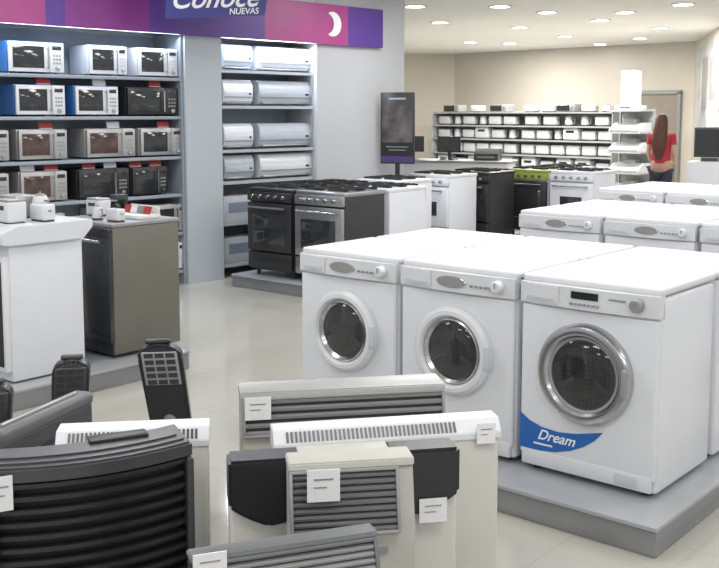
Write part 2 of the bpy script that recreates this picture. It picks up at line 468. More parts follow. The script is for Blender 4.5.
def split_ac(label,body):
    T=thing("air_conditioner_unit",label,"air conditioner"); w,h=.78,.26
    pts=[(.1,0.01),(.1,h),(-.05,h),(-.078,h-.015),(-.098,h-.05),(-.105,h-.10),(-.103,.09),(-.09,.05),(-.07,.025),(-.03,.01)]
    b=MB(); b.prism(pts,'X',-w/2,w/2,body,.004); b.obj("body",T)
    b=MB(); b.box((0,-.1075,.12),(w*.96,.005,.06),body,.0015); b.box((0,-.1085,.085),(w*.96,.004,.008),TEXTD); b.obj("front_panel",T)
    b=MB(); b.box((0,-.084,.038),(w*.86,.006,.04),MGREY,.002,2,('X',-.7)); b.obj("air_louver",T)
    b=MB(); b.box((w*.38,-.112,.12),(.05,.003,.02),DGLASS); b.obj("display",T)
    b=MB(); b.box((0,.05,.004),(w*.8,.06,.012),MGREY); b.obj("mounting_bracket",T)
    return T
sa=split_ac("white wall-split air conditioner indoor unit on shelf",WHITE)
sb=split_ac("bluish pale grey split air conditioner unit on shelf",M("bluish pale plastic",(.47,.51,.57),.35,0,.03))
GA="split air conditioners on slatted shelves"
ua=False;ub=False
for ri,z in enumerate(acrows):
    for (x0,x1,kk) in((224,255,'b' if ri in(0,3) else 'a'),(259,315,'a' if ri not in (1,2) else 'b')):
        s0,_=W(x0,113,.42); s1,_=W(x1,113,.42)
        src=sa if kk=='a' else sb
        first=(kk=='a' and not ua) or (kk=='b' and not ub)
        c=LW((s0+s1)/2,.30)
        o=put(src,c,z+.001,WPH) if first else dup(src,c,z+.001,WPH)
        if kk=='a': ua=True
        else: ub=True
        o["group"]=GA; o.scale=((s1-s0)*.95/.78,1,1)
CB=M("carton grey blue",(.20,.25,.32),.6); CW=M("carton white",(.5,.52,.55),.6)
def carton(m,label,w=.42,h=.26,d=.3):
    T=thing("product_carton",label,"carton","product cartons on the air conditioner shelves")
    b=MB(); b.box((0,0,h/2),(w,d,h),m,.004); b.obj("box_body",T)
    b=MB(); b.box((0,-d/2-.001,h*.55),(w*.7,.002,h*.4),CW if m!=CW else CB); b.obj("printed_panel",T)
    b=MB(); b.box((0,0,h+.0008),(w*.98,.05,.0015),BEIGE2); b.obj("packing_tape",T); return T
k1=carton(CB,"grey-blue product carton with white printed panel"); k2=carton(CW,"white product carton with grey-blue printed panel")
sA=sP1+.30
put(k2,LW(sA,.24),.55,WPH); dup(k2,LW(sA+.5,.24),.55,WPH)
dup(k2,LW(sA,.24),.13,WPH); put(k1,LW(sA+.5,.24),.13,WPH)
WALLM=M("painted wall cool white",(.60,.62,.64),.6,0,.02,2); WALLB=M("beige wall paint",(.62,.585,.515),.65,0,.02,2)
COLM=M("pale grey column paint",(.45,.49,.53),.5,0,.02,2)
def wallbox(name,s0,s1,o0,o1,z0,z1,m):
    b=MB(); lbox(b,s0,s1,o0,o1,z0,z1,m); o=b.obj(name); put(o,P0,0,WPH); return struct(o)
CZ=3.0
wallbox("wall_left",-6.5,sW,-.12,0,0,CZ,WALLM)
wallbox("wall_pillar",sP0,sP1,.001,.5,0,2.40,COLM)
wallbox("wall_panel",sE,sW,.001,.5,0,CZ-.001,M("panel paint grey",(.50,.51,.53),.55,0,.03,2))
wallbox("wall_bulkhead",-4.5,sE-.001,.001,.49,2.41,CZ-.001,WALLM)
_,zb=W(383,48,.56); _,zt=W(383,10,.56)
s0b=-3.2; s1b,_=W(383,30,.56)
PUR=M("fascia purple",(.10,.04,.28),.4); MAG=M("fascia magenta",(.38,.05,.23),.4); PINK=M("fascia plum",(.22,.035,.24),.4)
T=thing("fascia_sign","long magenta and purple store fascia with white crescent emblem","sign")
segs=[(-400,46,MAG),(46,66,PUR),(66,106,PINK),(106,150,PINK),(150,265,PUR),(265,348,MAG),(348,383,PUR)]
for x0,x1,m in segs:
    a=s0b if x0==-400 else W(x0,35,.56)[0]; e=W(x1,35,.56)[0] if x1!=383 else s1b
    b=MB(); lbox(b,a,e,.502,.56,zb,zt,m); b.obj("sign_panel",T)
lo=W(331,24,.56)
b=MB(); n=24
pts=[(math.cos(math.radians(-115+230*i/n))*.13,math.sin(math.radians(-115+230*i/n))*.13) for i in range(n+1)]
pts+=[(-.085+math.cos(math.radians(75-150*i/n))*.105,math.sin(math.radians(75-150*i/n))*.108) for i in range(n+1)]
b.prism([(p[0]+lo[0]+.02,p[1]+lo[1]) for p in pts],'Y',-.566,-.561,TEXTW); b.obj("crescent_emblem",T)
put(T,P0,0,WPH)
DB=M("banner dark blue",(.035,.035,.22),.4)
T=thing("hanging_banner","dark blue hanging banner with white lettering, slightly tilted","banner")
b=MB(); b.prism([(-.50,-.22),(.42,-.22),(.52,.22),(-.44,.22)],'Y',-.01,.01,DB,.002); b.obj("banner_board",T)
text_mesh("lettering","Conoce",.25,TEXTW,T,(-.05,-.0125,-.06),(math.pi/2,0,0),.5)
text_mesh("lettering","NUEVAS",.075,TEXTW,T,(.22,-.0125,-.178),(math.pi/2,0,0),.2)
for sx in(-1,1):
    b=MB(); b.cyl((sx*.38,0,.235),.004,.04,MGREY,seg=8); b.obj("hanging_wire",T)
c=W(218,-6,1.2); p=LW(c[0],1.2); put(T,p,2.715,0); T.rotation_euler=(0,math.radians(-4),WPH-.35)
# ---------------------------------------------------------------- poster stand
T=thing("poster_stand","tall black floor-standing poster with faint pictures and purple footer","poster stand")
pp=Vector((.43,11.3))
b=MB(); b.box((0,0,1.48),(.40,.03,.80),BLACK,.004); b.obj("poster_board",T)
PIC=M("dark poster picture",(.07,.06,.06),.5,0,.8,6)
b=MB(); b.box((.0,-.017,1.53),(.36,.003,.42),PIC); b.box((0,-.0195,1.81),(.2,.003,.02),SILVER); b.box((0,-.0195,1.27),(.26,.003,.008),MGREY); b.box((0,-.0195,1.235),(.2,.003,.008),MGREY);b.obj("poster_print",T)
b=MB(); b.box((0,-.017,1.13),(.38,.003,.07),M("deep purple print",(.06,.03,.14),.4)); b.obj("poster_footer",T,"purple strip along the poster's bottom")
b=MB(); b.box((0,0,.55),(.05,.03,1.06),BLACK); b.box((0,0,.01),(.3,.16,.02),BLACK,.004); b.obj("stand",T)
put(T,pp,0,math.radians(-20))
# ---------------------------------------------------------------- sales desk with equipment
T=thing("sales_desk","long white sales desk with dark top edge","desk")
b=MB(); b.box((0,0,.47),(1.9,.6,.90),WHITE2,.01); b.box((0,0,.02),(1.8,.5,.04),BLACK2); b.obj("body",T)
b=MB(); b.box((0,0,.935),(1.98,.66,.03),MGREY,.006); b.obj("worktop",T)
dc=Vector((1.35,15.1)); put(T,dc,0,PH*.5)
def onmat(c,rot,lx,ly): return Vector(c)+Vector((math.cos(rot)*lx-math.sin(rot)*ly,math.sin(rot)*lx+math.cos(rot)*ly))
def monitor():
    T=thing("computer_monitor","black computer monitor on sales desk","monitor")
    b=MB(); b.box((0,0,.23),(.40,.03,.24),BLACK,.005); b.obj("casing",T)
    b=MB(); b.box((0,-.017,.23),(.37,.003,.21),DGLASS); b.obj("screen",T)
    b=MB(); b.box((0,.02,.07),(.05,.03,.13),BLACK); b.box((0,0,.006),(.22,.18,.012),BLACK,.003); b.obj("stand",T); return T
mo=monitor(); put(mo,onmat(dc,PH*.5,-.6,0),.951,PH*.5+.2); dup(mo,onmat(dc,PH*.5,.0,0),.951,PH*.5-.3)
def printer():
    T=thing("receipt_printer","dark box-shaped printer on sales desk","printer")
    b=MB(); b.prism([(-.15,0),(-.15,.1),(-.05,.17),(.15,.17),(.15,0)],'X',-.18,.18,CHAR,.006); b.obj("body",T)
    b=MB(); b.box((0,-.155,.05),(.26,.02,.02),MGREY); b.obj("paper_tray",T); return T
put(printer(),onmat(dc,PH*.5,.6,0),.951,PH*.5)
# ---------------------------------------------------------------- small kitchen appliances
def toaster():
    T=thing("toaster","small white toaster on open shelf","toaster")
    b=MB(); b.box((0,0,.11),(.30,.17,.19),WHITE2,.03,3); b.obj("body",T)
    for s in(-1,1):
        b=MB(); b.box((0,s*.035,.2045),(.22,.022,.004),BLACK); b.obj("slot",T)
    b=MB(); b.box((.156,0,.13),(.02,.04,.018),MGREY,.004); b.obj("lever",T)
    b=MB(); b.box((0,0,.008),(.26,.14,.016),BLACK2); b.obj("base",T); return T
def kettle():
    T=thing("electric_kettle","white electric kettle with grey handle","kettle")
    b=MB(); b.lathe([(.07,.02),(.08,.03),(.078,.1),(.06,.19),(.055,.2)],(0,0,0),'Z',WHITE2,20); b.obj("body",T)
    b=MB(); b.lathe([(.055,.2),(.04,.215),(.012,.22),(.012,.235),(.001,.236)],(0,0,0),'Z',MGREY,16); b.obj("lid",T)
    b=MB(); b.box((.10,0,.16),(.05,.018,.018),MGREY,.004); b.box((.125,0,.11),(.018,.018,.12),MGREY,.004); b.box((.10,0,.055),(.05,.018,.018),MGREY,.004); b.obj("handle",T)
    b=MB(); b.cyl((0,0,.01),.08,.02,BLACK2); b.obj("base",T)
    b=MB(); b.prism([(-.10,.19),(-.045,.19),(-.05,.14)],'Y',-.015,.015,WHITE2); b.obj("spout",T); return T
def coffee():
    T=thing("coffee_maker","dark drip coffee maker with glass jug","coffee maker")
    b=MB(); b.box((0,0,.015),(.2,.22,.03),BLACK,.006); b.box((0,.07,.16),(.19,.08,.28),BLACK,.008); b.box((0,-.01,.28),(.2,.22,.09),CHAR,.012); b.obj("body",T)
    b=MB(); b.lathe([(.055,.032),(.07,.06),(.065,.13),(.045,.17)],(0,-.04,0),'Z',DGLASS,18); b.box((0,-.12,.11),(.016,.03,.1),BLACK,.004); b.obj("jug",T); return T
def rice():
    T=thing("bread_maker","low white and silver bread maker","bread maker")
    b=MB(); b.box((0,0,.13),(.34,.25,.24),WHITE2,.03,3); b.box((0,0,.006),(.28,.2,.012),BLACK2); b.obj("body",T)
    b=MB(); b.box((0,0,.262),(.32,.23,.03),SILVER,.012); b.obj("lid",T)
    b=MB(); b.box((.0,-.127,.18),(.18,.004,.05),DGLASS); b.obj("display",T); return T
def oven_mini():
    T=thing("toaster_oven","small silver toaster oven with dark window","toaster oven")
    b=MB(); b.box((0,0,.12),(.42,.28,.22),SILVER,.01); b.box((0,0,.006),(.36,.22,.012),BLACK2); b.obj("body",T)
    D=MB(); D.box((-.05,-.143,.12),(.29,.008,.18),DGLASS,.003); D=D.obj("door",T)
    b=MB(); b.cyl((-.05,-.165,.195),.006,.24,CHROME,'X',8); b.box((-.15,-.155,.195),(.01,.02,.01),CHROME);b.box((.05,-.155,.195),(.01,.02,.01),CHROME); b.obj("handle",D)
    for k in range(3):
        b=MB(); b.lathe([(.001,-.02),(.014,-.018),(.016,0)],(.155,-.14,.06+.06*k),'Y',CHROME,12); b.obj("knob",T)
    return T
def hood():
    T=thing("range_hood","low wide pale range hood on display tower shelf","range hood","range hoods on display tower")
    b=MB(); b.prism([(-.22,.0),(-.22,.05),(-.02,.16),(.2,.16),(.2,.0)],'X',-.30,.30,PANELW,.006); b.obj("canopy",T)
    b=MB(); b.box((0,-.222,.025),(.56,.006,.03),SILVER,.002); b.obj("control_strip",T)
    b=MB(); b.box((0,.09,.19),(.22,.18,.06),SILVER,.004); b.obj("duct_collar",T)
    return T
protos=dict(t=toaster(),k=kettle(),c=coffee(),r=rice(),o=oven_mini(),h=hood())
pused=set()
def sp(k,xy,z,rot,label=None,group=None):
    if k in pused: o=dup(protos[k],xy,z,rot)
    else: o=put(protos[k],xy,z,rot); pused.add(k)
    if group: o["group"]=group
    elif "group" in o: del o["group"]
    if label: o["label"]=label
    return o
bs0=Vector((1.75,21.9)); bdir=Vector((.70,-.70)).normalized(); bphi=math.atan2(bdir.y,bdir.x)
bY=Vector((-math.sin(bphi),math.cos(bphi))); BL=4.4; NB=2; BW=BL/NB
T=thing("gondola_shelving","long grey open shelving with small kitchen appliances","shelving")
GSH=M("grey shelf metal",(.38,.39,.40),.45)
bz=[.18,.50,.82,1.12,1.40,1.67]
b=MB(); b.box((BL/2,.26,.85),(BL,.02,1.66),M("grey back board",(.42,.42,.42),.6)); b.obj("back_panel",T)
for z in bz:
    b=MB(); b.box((BL/2,0,z-.015),(BL-.03,.5,.03),GSH); b.obj("shelf",T)
for x,dd in((0,.51),(BW,.06),(BL,.51)):
    b=MB(); b.box((x,.245 if dd<.1 else 0,.82),(.02,dd if dd>.1 else .02,1.63),GSH); b.obj("upright",T)
put(T,bs0,0,bphi)
GS="small appliances on the long open shelving"
pat={0:["rrrrr","rorrr"],1:["rtrtr","rtrrt"],2:["tttttt","tttttt"],3:["tktrtk","ttkrtt"],4:["tktktt","ttkkt"],5:["oto","ttotk"]}
for i,z in enumerate(bz):
    for bi,p in enumerate(pat[i]):
        n=len(p); ws=[{'t':.325,'k':.25,'c':.22,'r':.355,'o':.43}[k] for k in p]
        gap=(BW-.04-sum(ws))/(n+1); x=bi*BW+.02+gap
        if gap<0: continue
        for k,wk in zip(p,ws):
            zs={3:.93,4:.9,5:.65}.get(i,1)
            o=sp(k,bs0+bdir*(x+wk/2)-bY*.06,z+.001,bphi,group=GS); x+=wk+gap
            o.scale=(1,1,zs)
T=thing("hood_display_tower","grey-panelled tower with shelves of range hoods","display stand")
b=MB(); b.box((0,.26,.86),(.66,.03,1.72),GSH); b.obj("back_panel",T)
HZs=(.25,.62,.98,1.32)
for z in HZs+(1.70,):
    b=MB(); b.box((0,0,z-.012),(.64,.46,.024),GSH); b.obj("shelf",T)
for sx in(-1,1):
    b=MB(); b.box((sx*.33,.23,.86),(.02,.04,1.72),GSH); b.obj("upright",T)
ht=Vector((4.72,17.5)); put(T,ht,0,bphi)
for z in HZs: sp('h',ht,z+.001,bphi,group="range hoods on display tower")
T=thing("chimney_hood","slim boxy white chimney hood on the display tower","range hood")
b=MB(); b.box((0,0,.38),(.26,.26,.60),WHITE2,.008); b.obj("chimney",T)
b=MB(); b.box((0,-.02,.04),(.44,.34,.08),WHITE2,.01); b.obj("canopy",T)
b=MB(); b.box((0,-.192,.04),(.2,.006,.02),DGLASS); b.obj("control_strip",T)
put(T,ht,1.701,bphi)
LT=corner(WL,.6,.5)
zt_=ZP+.901
for k,lx,ly,sc_,lb in(('o',-.15,.09,.58,"small silver toaster oven on the white oven"),('k',.04,.13,.68,"small electric kettle on the white oven"),('t',.19,.05,.5,"small white toaster on the white oven"),('c',-.19,-.13,.5,"small dark coffee maker on the white oven"),('r',.12,-.12,.5,"small white bread maker on the white oven"),('o',-.05,-.12,.34,"tiny silver toaster oven on the white oven")):
    o=sp(k,onmat(LT,PH,lx,ly),zt_,PH,lb); o.scale=(sc_,sc_,sc_)
for k,lx,ly,sc_,lb in(('r',-.21,.0,.42,"small white bread maker on the dishwasher"),('c',-.21,.17,.4,"small dark coffee maker on the dishwasher"),('t',.2,-.16,.4,"small white toaster on the dishwasher"),('k',.02,-.17,.42,"small white kettle on the dishwasher")):
    o=sp(k,onmat(dishc,PH,lx,ly),ZP+.852,PH,lb); o.scale=(sc_,sc_,sc_)
T=thing("brochure_holder","small tray of red and white brochures on the dishwasher","brochure holder")
b=MB(); b.box((0,0,.012),(.30,.18,.024),PAPER,.003); b.box((0,.08,.04),(.30,.01,.07),PAPER,.003); b.obj("tray",T)
for k,m in enumerate((RED,PAPER,MGREY,RED)):
    b=MB(); b.box((-.10+.068*k,.02,.05),(.06,.012,.05),m,0,2,('X',-.35)); b.obj("brochure",T)
put(T,onmat(dishc,PH,.08,.08),ZP+.852,PH)
# ---------------------------------------------------------------- foreground portable heaters / air conditioners
def edge(L,Rr,z):
    a=G(L[0],L[1],z); c=G(Rr[0],Rr[1],z); v=c-a
    return a,c,v.length,math.atan2(v.y,v.x)
def center_from_edge(a,c,rot,d):
    Y=Vector((-math.sin(rot),math.cos(rot))); return (a+c)/2+Y*d/2
def tag(T,x,y,z,w=.075,h=.06,rx=0,label="white price tag"):
    b=MB(); b.box((0,0,0),(w,.003,h),PAPER); b.box((0,-.0022,h*.2),(w*.6,.001,h*.05),MGREY); b.box((-w*.1,-.0022,-h*.05),(w*.4,.001,h*.04),MGREY)
    o=b.obj("price_tag",T,label); o.location=(x,y,z); o.rotation_euler=(rx,0,0); return o
def castors(T,w,d):
    for sx in(-1,1):
        for sy in(-1,1):
            b=MB(); b.cyl((sx*w*.4,sy*d*.3,.022),.022,.02,BLACK2,'X',14); b.box((sx*w*.4,sy*d*.3,.05),(.03,.03,.03),BLACK2); b.obj("castor",T)
h=.76
a,c,w,rot=edge((-12,470),(192,441),h)
d=.16
T=thing("portable_heater","large dark grey heater with curved black louvred front","portable heater")
bl=.05
fy=lambda x:-d/2-bl*(1-(2*x/w)**2)
b=MB(); b.box((0,.02,.40),(w-.01,d-.04,.66),MGREY,.02,3); b.obj("body",T)
b=MB()
b.arc(-w/2,w/2,lambda x:fy(x)+.035,.06,h-.05,.03,BLACK2,20); b.obj("inner_panel",T)
b=MB()
n=19
for k in range(n):
    z=.10+k*(h-.15)/(n-1)
    b.arc(-w/2+.018,w/2-.018,lambda x:fy(x)+.003,z-.006,z+.006,.03,BLACK,20)
b.obj("louver_grille",T,"black horizontal louvres")
b=MB()
b.arc(-w/2,w/2,fy,h-.038,h-.012,.05,CHAR,20); b.arc(-w/2,w/2,fy,.05,.085,.05,CHAR,20)
for sx in(-1,1): b.box((sx*(w/2-.009),-d/2+.01,h/2),(.020,.06,h-.08),CHAR,.008)
b.obj("front_frame",T)
b=MB()
for k in range(4):
    zz0=h-.012+k*.005; ins=.0+.005*k**1.6
    b.arc(-w/2+ins,w/2-ins,lambda x,ins=ins:fy(x)+ins*2.2,zz0,zz0+.0051,d+bl*.5-ins*4,CHAR,20)
b.obj("top_cover",T)
b=MB(); b.box((.08,.01,h+.012),(.16,.05,.010),BLACK,.004); b.obj("control_panel",T)
castors(T,w,d)
tag(T,-w/2+.03,fy(-w/2+.03)-.01,h-.06,.05,.09)
put(T,center_from_edge(a,c,rot,d),0,rot)
def slotted(label,w,d,h,body,slots=True,cap=WHITE2,drop=.035,run=.022,x1=None):
    T=thing("panel_convector",label,"panel heater"); f=-d/2
    b=MB(); b.box((0,0,.05+(h-.09)/2),(w,d,h-.09),body,.015,3); b.obj("body",T)
    b=MB(); b.prism([(f-.004,h-.055),(f-.004,h-drop),(f+run,h-.003),(f+run+.005,h),(d/2+.002,h),(d/2+.002,h-.055)],'X',-w/2-.004,w/2+.004,cap,.002); b.obj("top_cap",T)
    b=MB(); sl=math.atan2(drop-.003,run+.004); L=math.hypot(drop-.003,run+.004)
    nn=int((w-.06)/.012); 
    cx,cz=f-.004+(run+.004)/2,h-(drop+.003)/2
    x1=w/2-.035 if x1 is None else x1
    for k in range(nn):
        x=-w/2+.035+k*(w-.07)/(nn-1)
        if x>x1: break
        b.box((x,cx,cz),(.0065,L*.74,.006),CHAR,0,2,('X',sl))
    b.obj("air_slots",T,"row of narrow dark air slots")
    for sx in(-1,1):
        b=MB(); b.box((sx*w*.38,0,.026),(.04,d+.08,.05),BLACK2,.01); b.obj("foot",T)
    return T
h=.72; a,c,w,rot=edge((56,434),(208,428),h); d=.10
T=slotted("white panel convector with a row of air slots along its top",w,d,h,BEIGE); put(T,center_from_edge(a,c,rot,d),0,rot)
h=.78; a,c,w,rot=edge((275,433),(500,419),h); d=.085
T=slotted("wide white panel convector with a long slotted top",w,d,h,BEIGE,x1=.19)
tag(T,w*.5-.045,-d/2-.012,h-.035,.055,.06)
put(T,center_from_edge(a,c,rot,d),0,rot)
def louvred(label,w,d,h,body,slat,n,lw,lh,frame,name="portable_air_conditioner",cat="portable air conditioner",lean=.03,cap=.02,lx=0,capm=None):
    T=thing(name,label,cat); f=-d/2
    zt=h-cap; zb_=zt-lh
    b=MB(); b.prism([(f,.06),(f,zb_),(f+lean,zt),(d/2,zt),(d/2,.06)],'X',-w/2,w/2,body,.004); b.obj("body",T)
    b=MB(); b.prism([(f+lean-.008,zt-.001),(f+lean-.004,h-.004),(f+lean+.004,h),(d/2+.004,h),(d/2+.004,zt-.001)],'X',-w/2-.002,w/2+.002,capm or frame,.003); b.obj("top_cap",T)
    an=-math.atan2(lean,lh); L=math.hypot(lean,lh)
    def P(t,o): return (f+lean*t-o*math.cos(an), zb_+lh*t)
    b=MB(); y,z=P(.5,.002); b.box((lx,y,z),(lw,.006,L*.96),BLACK2,0,2,('X',an))
    for t in(.02,.98):
        y,z=P(t,.008); b.box((lx,y,z),(lw+.012,.020,.008),frame,.002,2,('X',an))
    for sx in(-1,1): y,z=P(.5,.008); b.box((lx+sx*(lw/2+.002),y,z),(.009,.020,L*.96),frame,.002,2,('X',an))
    b.obj("outlet_frame",T)
    b=MB()
    for k in range(n):
        y,z=P(.09+.82*k/(n-1),.010)
        b.box((lx,y,z),(lw-.006,.012,lh/n*.40),slat,0,2,('X',.35))
    b.obj("louver_grille",T,"horizontal outlet louvres")
    castors(T,w,d)
    return T
h=.80; a,c,w,rot=edge((241,394),(446,384),h); d=.13
T=louvred("beige portable air conditioner with wide grey louvres along its top",w,d,h,BEIGE2,MGREY,5,w-.02,.115,MGREY,capm=SILVER,lean=.02)
tag(T,-w*.5+.05,-d/2-.012,h-.045,.08,.07); put(T,center_from_edge(a,c,rot,d),0,rot)
h=.77; a,c,w,rot=edge((228,462),(459,447),h); d=.09; f=-d/2
T=thing("portable_air_conditioner","off-white portable air conditioner with glossy black moulded shoulders","portable air conditioner")
b=MB(); b.box((0,0,.06+(h-.07)/2),(w-.006,d-.006,h-.07),BEIGE,.012,3); b.obj("body",T)
b=MB(); b.box((0,.004,h-.006),(w*.40,d*.9,.014),BEIGE2,.004); b.obj("top_panel",T)
for sx in(-1,1):
    b=MB(); q=[(w/2,h+.003),(w/2,h-.12),(w/2-.045,h-.150),(w/2-.10,h-.175),(w/2-.165,h-.165),(w/2-.185,h-.12),(w/2-.19,h+.003)]
    b.prism([(sx*p[0],p[1]) for p in q],'Y',f-.014,d/2-.01,BLACK,.008); b.obj("shoulder_cover",T,"glossy black moulded shoulder")
castors(T,w,d)
tag(T,w*.5-.075,f-.02,h-.16,.075,.065)
put(T,center_from_edge(a,c,rot,d),0,rot)
h=.80; a,c,w,rot=edge((290,468),(416,461),h); d=.11
T=louvred("narrow putty-coloured portable air conditioner with leaning silver louvred outlet",w,d,h,BEIGE2,M("grille metal",(.24,.245,.25),.35,.5,.05),9,w-.050,.155,MGREY,lean=.035,lx=-.020,capm=BEIGE2)
b=MB(); b.box((-.03,-d/2-.004,.28),(w*.7,.008,.44),BEIGE,.004,2); b.obj("front_cover",T)
b=MB(); b.box((.06,-d/2-.003,.58),(.05,.006,.012),TEXTD); b.obj("maker_badge",T)
tag(T,-.075,-d/2-.010,h-.045,.08,.08); put(T,center_from_edge(a,c,rot,d),0,rot)
h=.74; a,c,w,rot=edge((196,570),(386,541),h); d=.10
T=louvred("dark grey portable heater with a wide fine-slatted top grille",w,d,h,CHAR,MGREY,11,w-.02,.17,DGREY,"portable_heater",cat="portable heater",lean=.06,cap=.012,capm=DGREY)
tag(T,-w*.5+.035,-d/2+.035,h-.015,.07,.06); put(T,center_from_edge(a,c,rot,d),0,rot)
T=thing("panel_convector","long slim dark grey panel heater with silver top edge","panel heater")
a=Vector((-1.13,2.98)); c=Vector((-.97,3.44)); v=c-a; w=v.length; rot=math.atan2(v.y,v.x); h=.68; d=.07
b=MB(); b.box((0,0,.05+(h-.09)/2),(w,d,h-.09),CHAR,.012,3); b.obj("body",T)
b=MB(); b.box((0,0,h-.025),(w+.01,d+.012,.05),DGREY,.02,4); b.box((0,0,h+.003),(w*.8,.014,.01),SILVER,.004); b.obj("top_cap",T)
b=MB()
for k in range(14): b.box((0,-d/2-.002,.12+k*.035),(w*.86,.006,.010),BLACK)
b.obj("louver_grille",T)
for sx in(-1,1):
    b=MB(); b.box((sx*w*.38,0,.026),(.04,d+.06,.05),BLACK2,.01); b.obj("foot",T)
put(T,(a+c)/2,0,rot)
def radiator(label,main,accent,hh=.74,w=.22,L=.42,nf=6,shear=0):
    T=thing("oil_radiator",label,"oil radiator")
    f=-L/2
    pts=[]
    for i in range(13):
        a=math.pi*i/12; pts.append((math.cos(a)*w/2, hh-.05+math.sin(a)*.05))
    pts=[(w/2*.8,.06)]+pts+[(-w/2*.8,.06)]
    b=MB(); b.prism(pts,'Y',f,f+.10,main,.012); b.obj("control_housing",T)
    b=MB(); b.box((0,f-.004,hh-.09),(w*.80,.012,.13),accent,.004)
    for k in range(5):
        for q in(-1,0,1): b.box((q*w*.24,f-.011,hh-.142+k*.026),(w*.20,.003,.017),BLACK2)
    b.obj("vent_panel",T)
    b=MB(); b.lathe([(.001,-.025),(.022,-.024),(.026,0)],(0,f,hh-.30),'Y',accent,18); b.obj("thermostat_knob",T)
    for k in range(nf):
        y=f+.125+k*.048
        b=MB(); b.box((0,y,.36+.0),(w*.8,.022,hh-.14),main,.01,3); b.obj("fin",T)
    pl=nf*.048+.02
    b=MB(); b.box((0,f+.09+pl/2,hh-.12),(.05,pl,.03),main); b.box((0,f+.09+pl/2,.14),(.05,pl,.03),main); b.obj("oil_pipe",T)
    H=MB()
    H.box((0,f+.05,hh+.004),(w*.6,.03,.02),main,.009,3); H.obj("handle",T)
    for y in(f+.06,f+pl+.05):
        b=MB()
        b.box((0,y,.05),(w*.95,.03,.02),BLACK2)
        for sx in(-1,1): b.cyl((sx*w*.44,y,.022),.022,.018,BLACK2,'X',12)
        b.obj("castor_base",T)
    if shear:
        for ch in T.children:
            for vv in ch.data.vertices:
                if vv.co.z>.07: vv.co.x-=shear*(vv.co.z-.07)
    return T
GR="oil radiators in the heater display"
ra=radiator("black oil radiator leaning sideways with silver slotted end panel",BLACK,MGREY,.76,.17,.26,3,.14)
put(ra,Vector((-.70,3.92)),0,math.radians(8)); ra["group"]=GR
rb=radiator("dark grey oil radiator with domed end housing",CHAR,CHAR,.72,.14,.24,2,-.06)
put(rb,Vector((-1.15,3.80)),0,math.radians(12)); rb["group"]=GR
dup(rb,Vector((-1.33,3.45)),0,math.radians(15))
# ---------------------------------------------------------------- person
def skin(name,vs,es,rs,m,parent,root=0,sub=2):
    me=bpy.data.meshes.new(name); me.from_pydata(vs,es,[]); me.materials.append(m)
    o=bpy.data.objects.new(name,me); COL.objects.link(o); o.parent=parent
    md=o.modifiers.new("skin",'SKIN'); md.use_smooth_shade=True
    for i,r in enumerate(rs):
        sv=me.skin_vertices[0].data[i]; sv.radius=r if isinstance(r,tuple) else (r,r); sv.use_root=(i==root)
    s=o.modifiers.new("sub",'SUBSURF'); s.levels=sub; s.render_levels=sub
    return o
SKIN=M("skin",(.55,.33,.24),.5); HAIR=M("auburn hair",(.085,.028,.018),.5,0,.3,40); SHIRT=M("red cotton",(.44,.035,.05),.8); JEAN=M("dark denim",(.03,.035,.06),.8); SHOE=M("dark shoe",(.03,.03,.03),.5)
Pn=thing("person","person with long auburn hair and red top, back turned","person")
vs=[(0,0,.92),(0,0,1.08),(0,.01,1.25),(0,.01,1.36),(0,0,1.43),(0,-.01,1.50),(0,-.015,1.57),(0,-.01,1.62)]
rs=[(.14,.11),(.11,.09),(.125,.10),(.10,.08),.048,(.062,.075),(.072,.088),(.05,.06)]
es=[(i,i+1) for i in range(7)]
for sx in(-1,1):
    k=len(vs)
    vs+=[(sx*.145,.01,1.345),(sx*.175,.03,1.10),(sx*.155,-.12,.97),(sx*.145,-.17,.95)]; rs+=[.042,.034,.026,.03]
    es+=[(3,k),(k,k+1),(k+1,k+2),(k+2,k+3)]
    for q,(dx,dz,L) in enumerate(((-.03,.02,.06),(-.012,.024,.075),(.006,.02,.07),(.022,.01,.055))):
        kk=len(vs); vs+=[(sx*(.145+dx),-.19,.94+dz*.6),(sx*(.14+dx),-.19-L*.7,.925)]; rs+=[.009,.007]; es+=[(k+3,kk),(kk,kk+1)]
    kk=len(vs); vs+=[(sx*.115,-.165,.965),(sx*.10,-.19,.975)]; rs+=[.010,.008]; es+=[(k+3,kk),(kk,kk+1)]
    k=len(vs)
    off=.03*sx
    vs+=[(sx*.08,0,.86),(sx*.085,-.01-off,.50),(sx*.09,.015-off,.10),(sx*.095,.0-off,.05),(sx*.105,-.12-off,.03)]; rs+=[.08,.055,.036,.036,.03]
    es+=[(0,k),(k,k+1),(k+1,k+2),(k+2,k+3),(k+3,k+4)]
k=len(vs); vs.append((0,-.10,1.55)); rs.append(.012); es.append((6,k))
skin("body",vs,es,rs,SKIN,Pn)
vs=[(0,0,.90),(0,0,1.08),(0,.01,1.25),(0,.01,1.365)]; rs=[(.165,.125),(.13,.105),(.145,.118),(.115,.085)]; es=[(0,1),(1,2),(2,3)]
for sx in(-1,1):
    k=len(vs); vs+=[(sx*.148,.01,1.34),(sx*.168,.022,1.19)]; rs+=[.055,.048]; es+=[(3,k),(k,k+1)]
skin("shirt",vs,es,rs,SHIRT,Pn)
vs=[(0,0,.93)]; rs=[(.155,.12)]; es=[]
for sx in(-1,1):
    off=.03*sx
    k=len(vs); vs+=[(sx*.08,0,.84),(sx*.085,-.01-off,.50),(sx*.09,.015-off,.10)]; rs+=[.095,.068,.055]; es+=[(0,k),(k,k+1),(k+1,k+2)]
skin("trousers",vs,es,rs,JEAN,Pn)
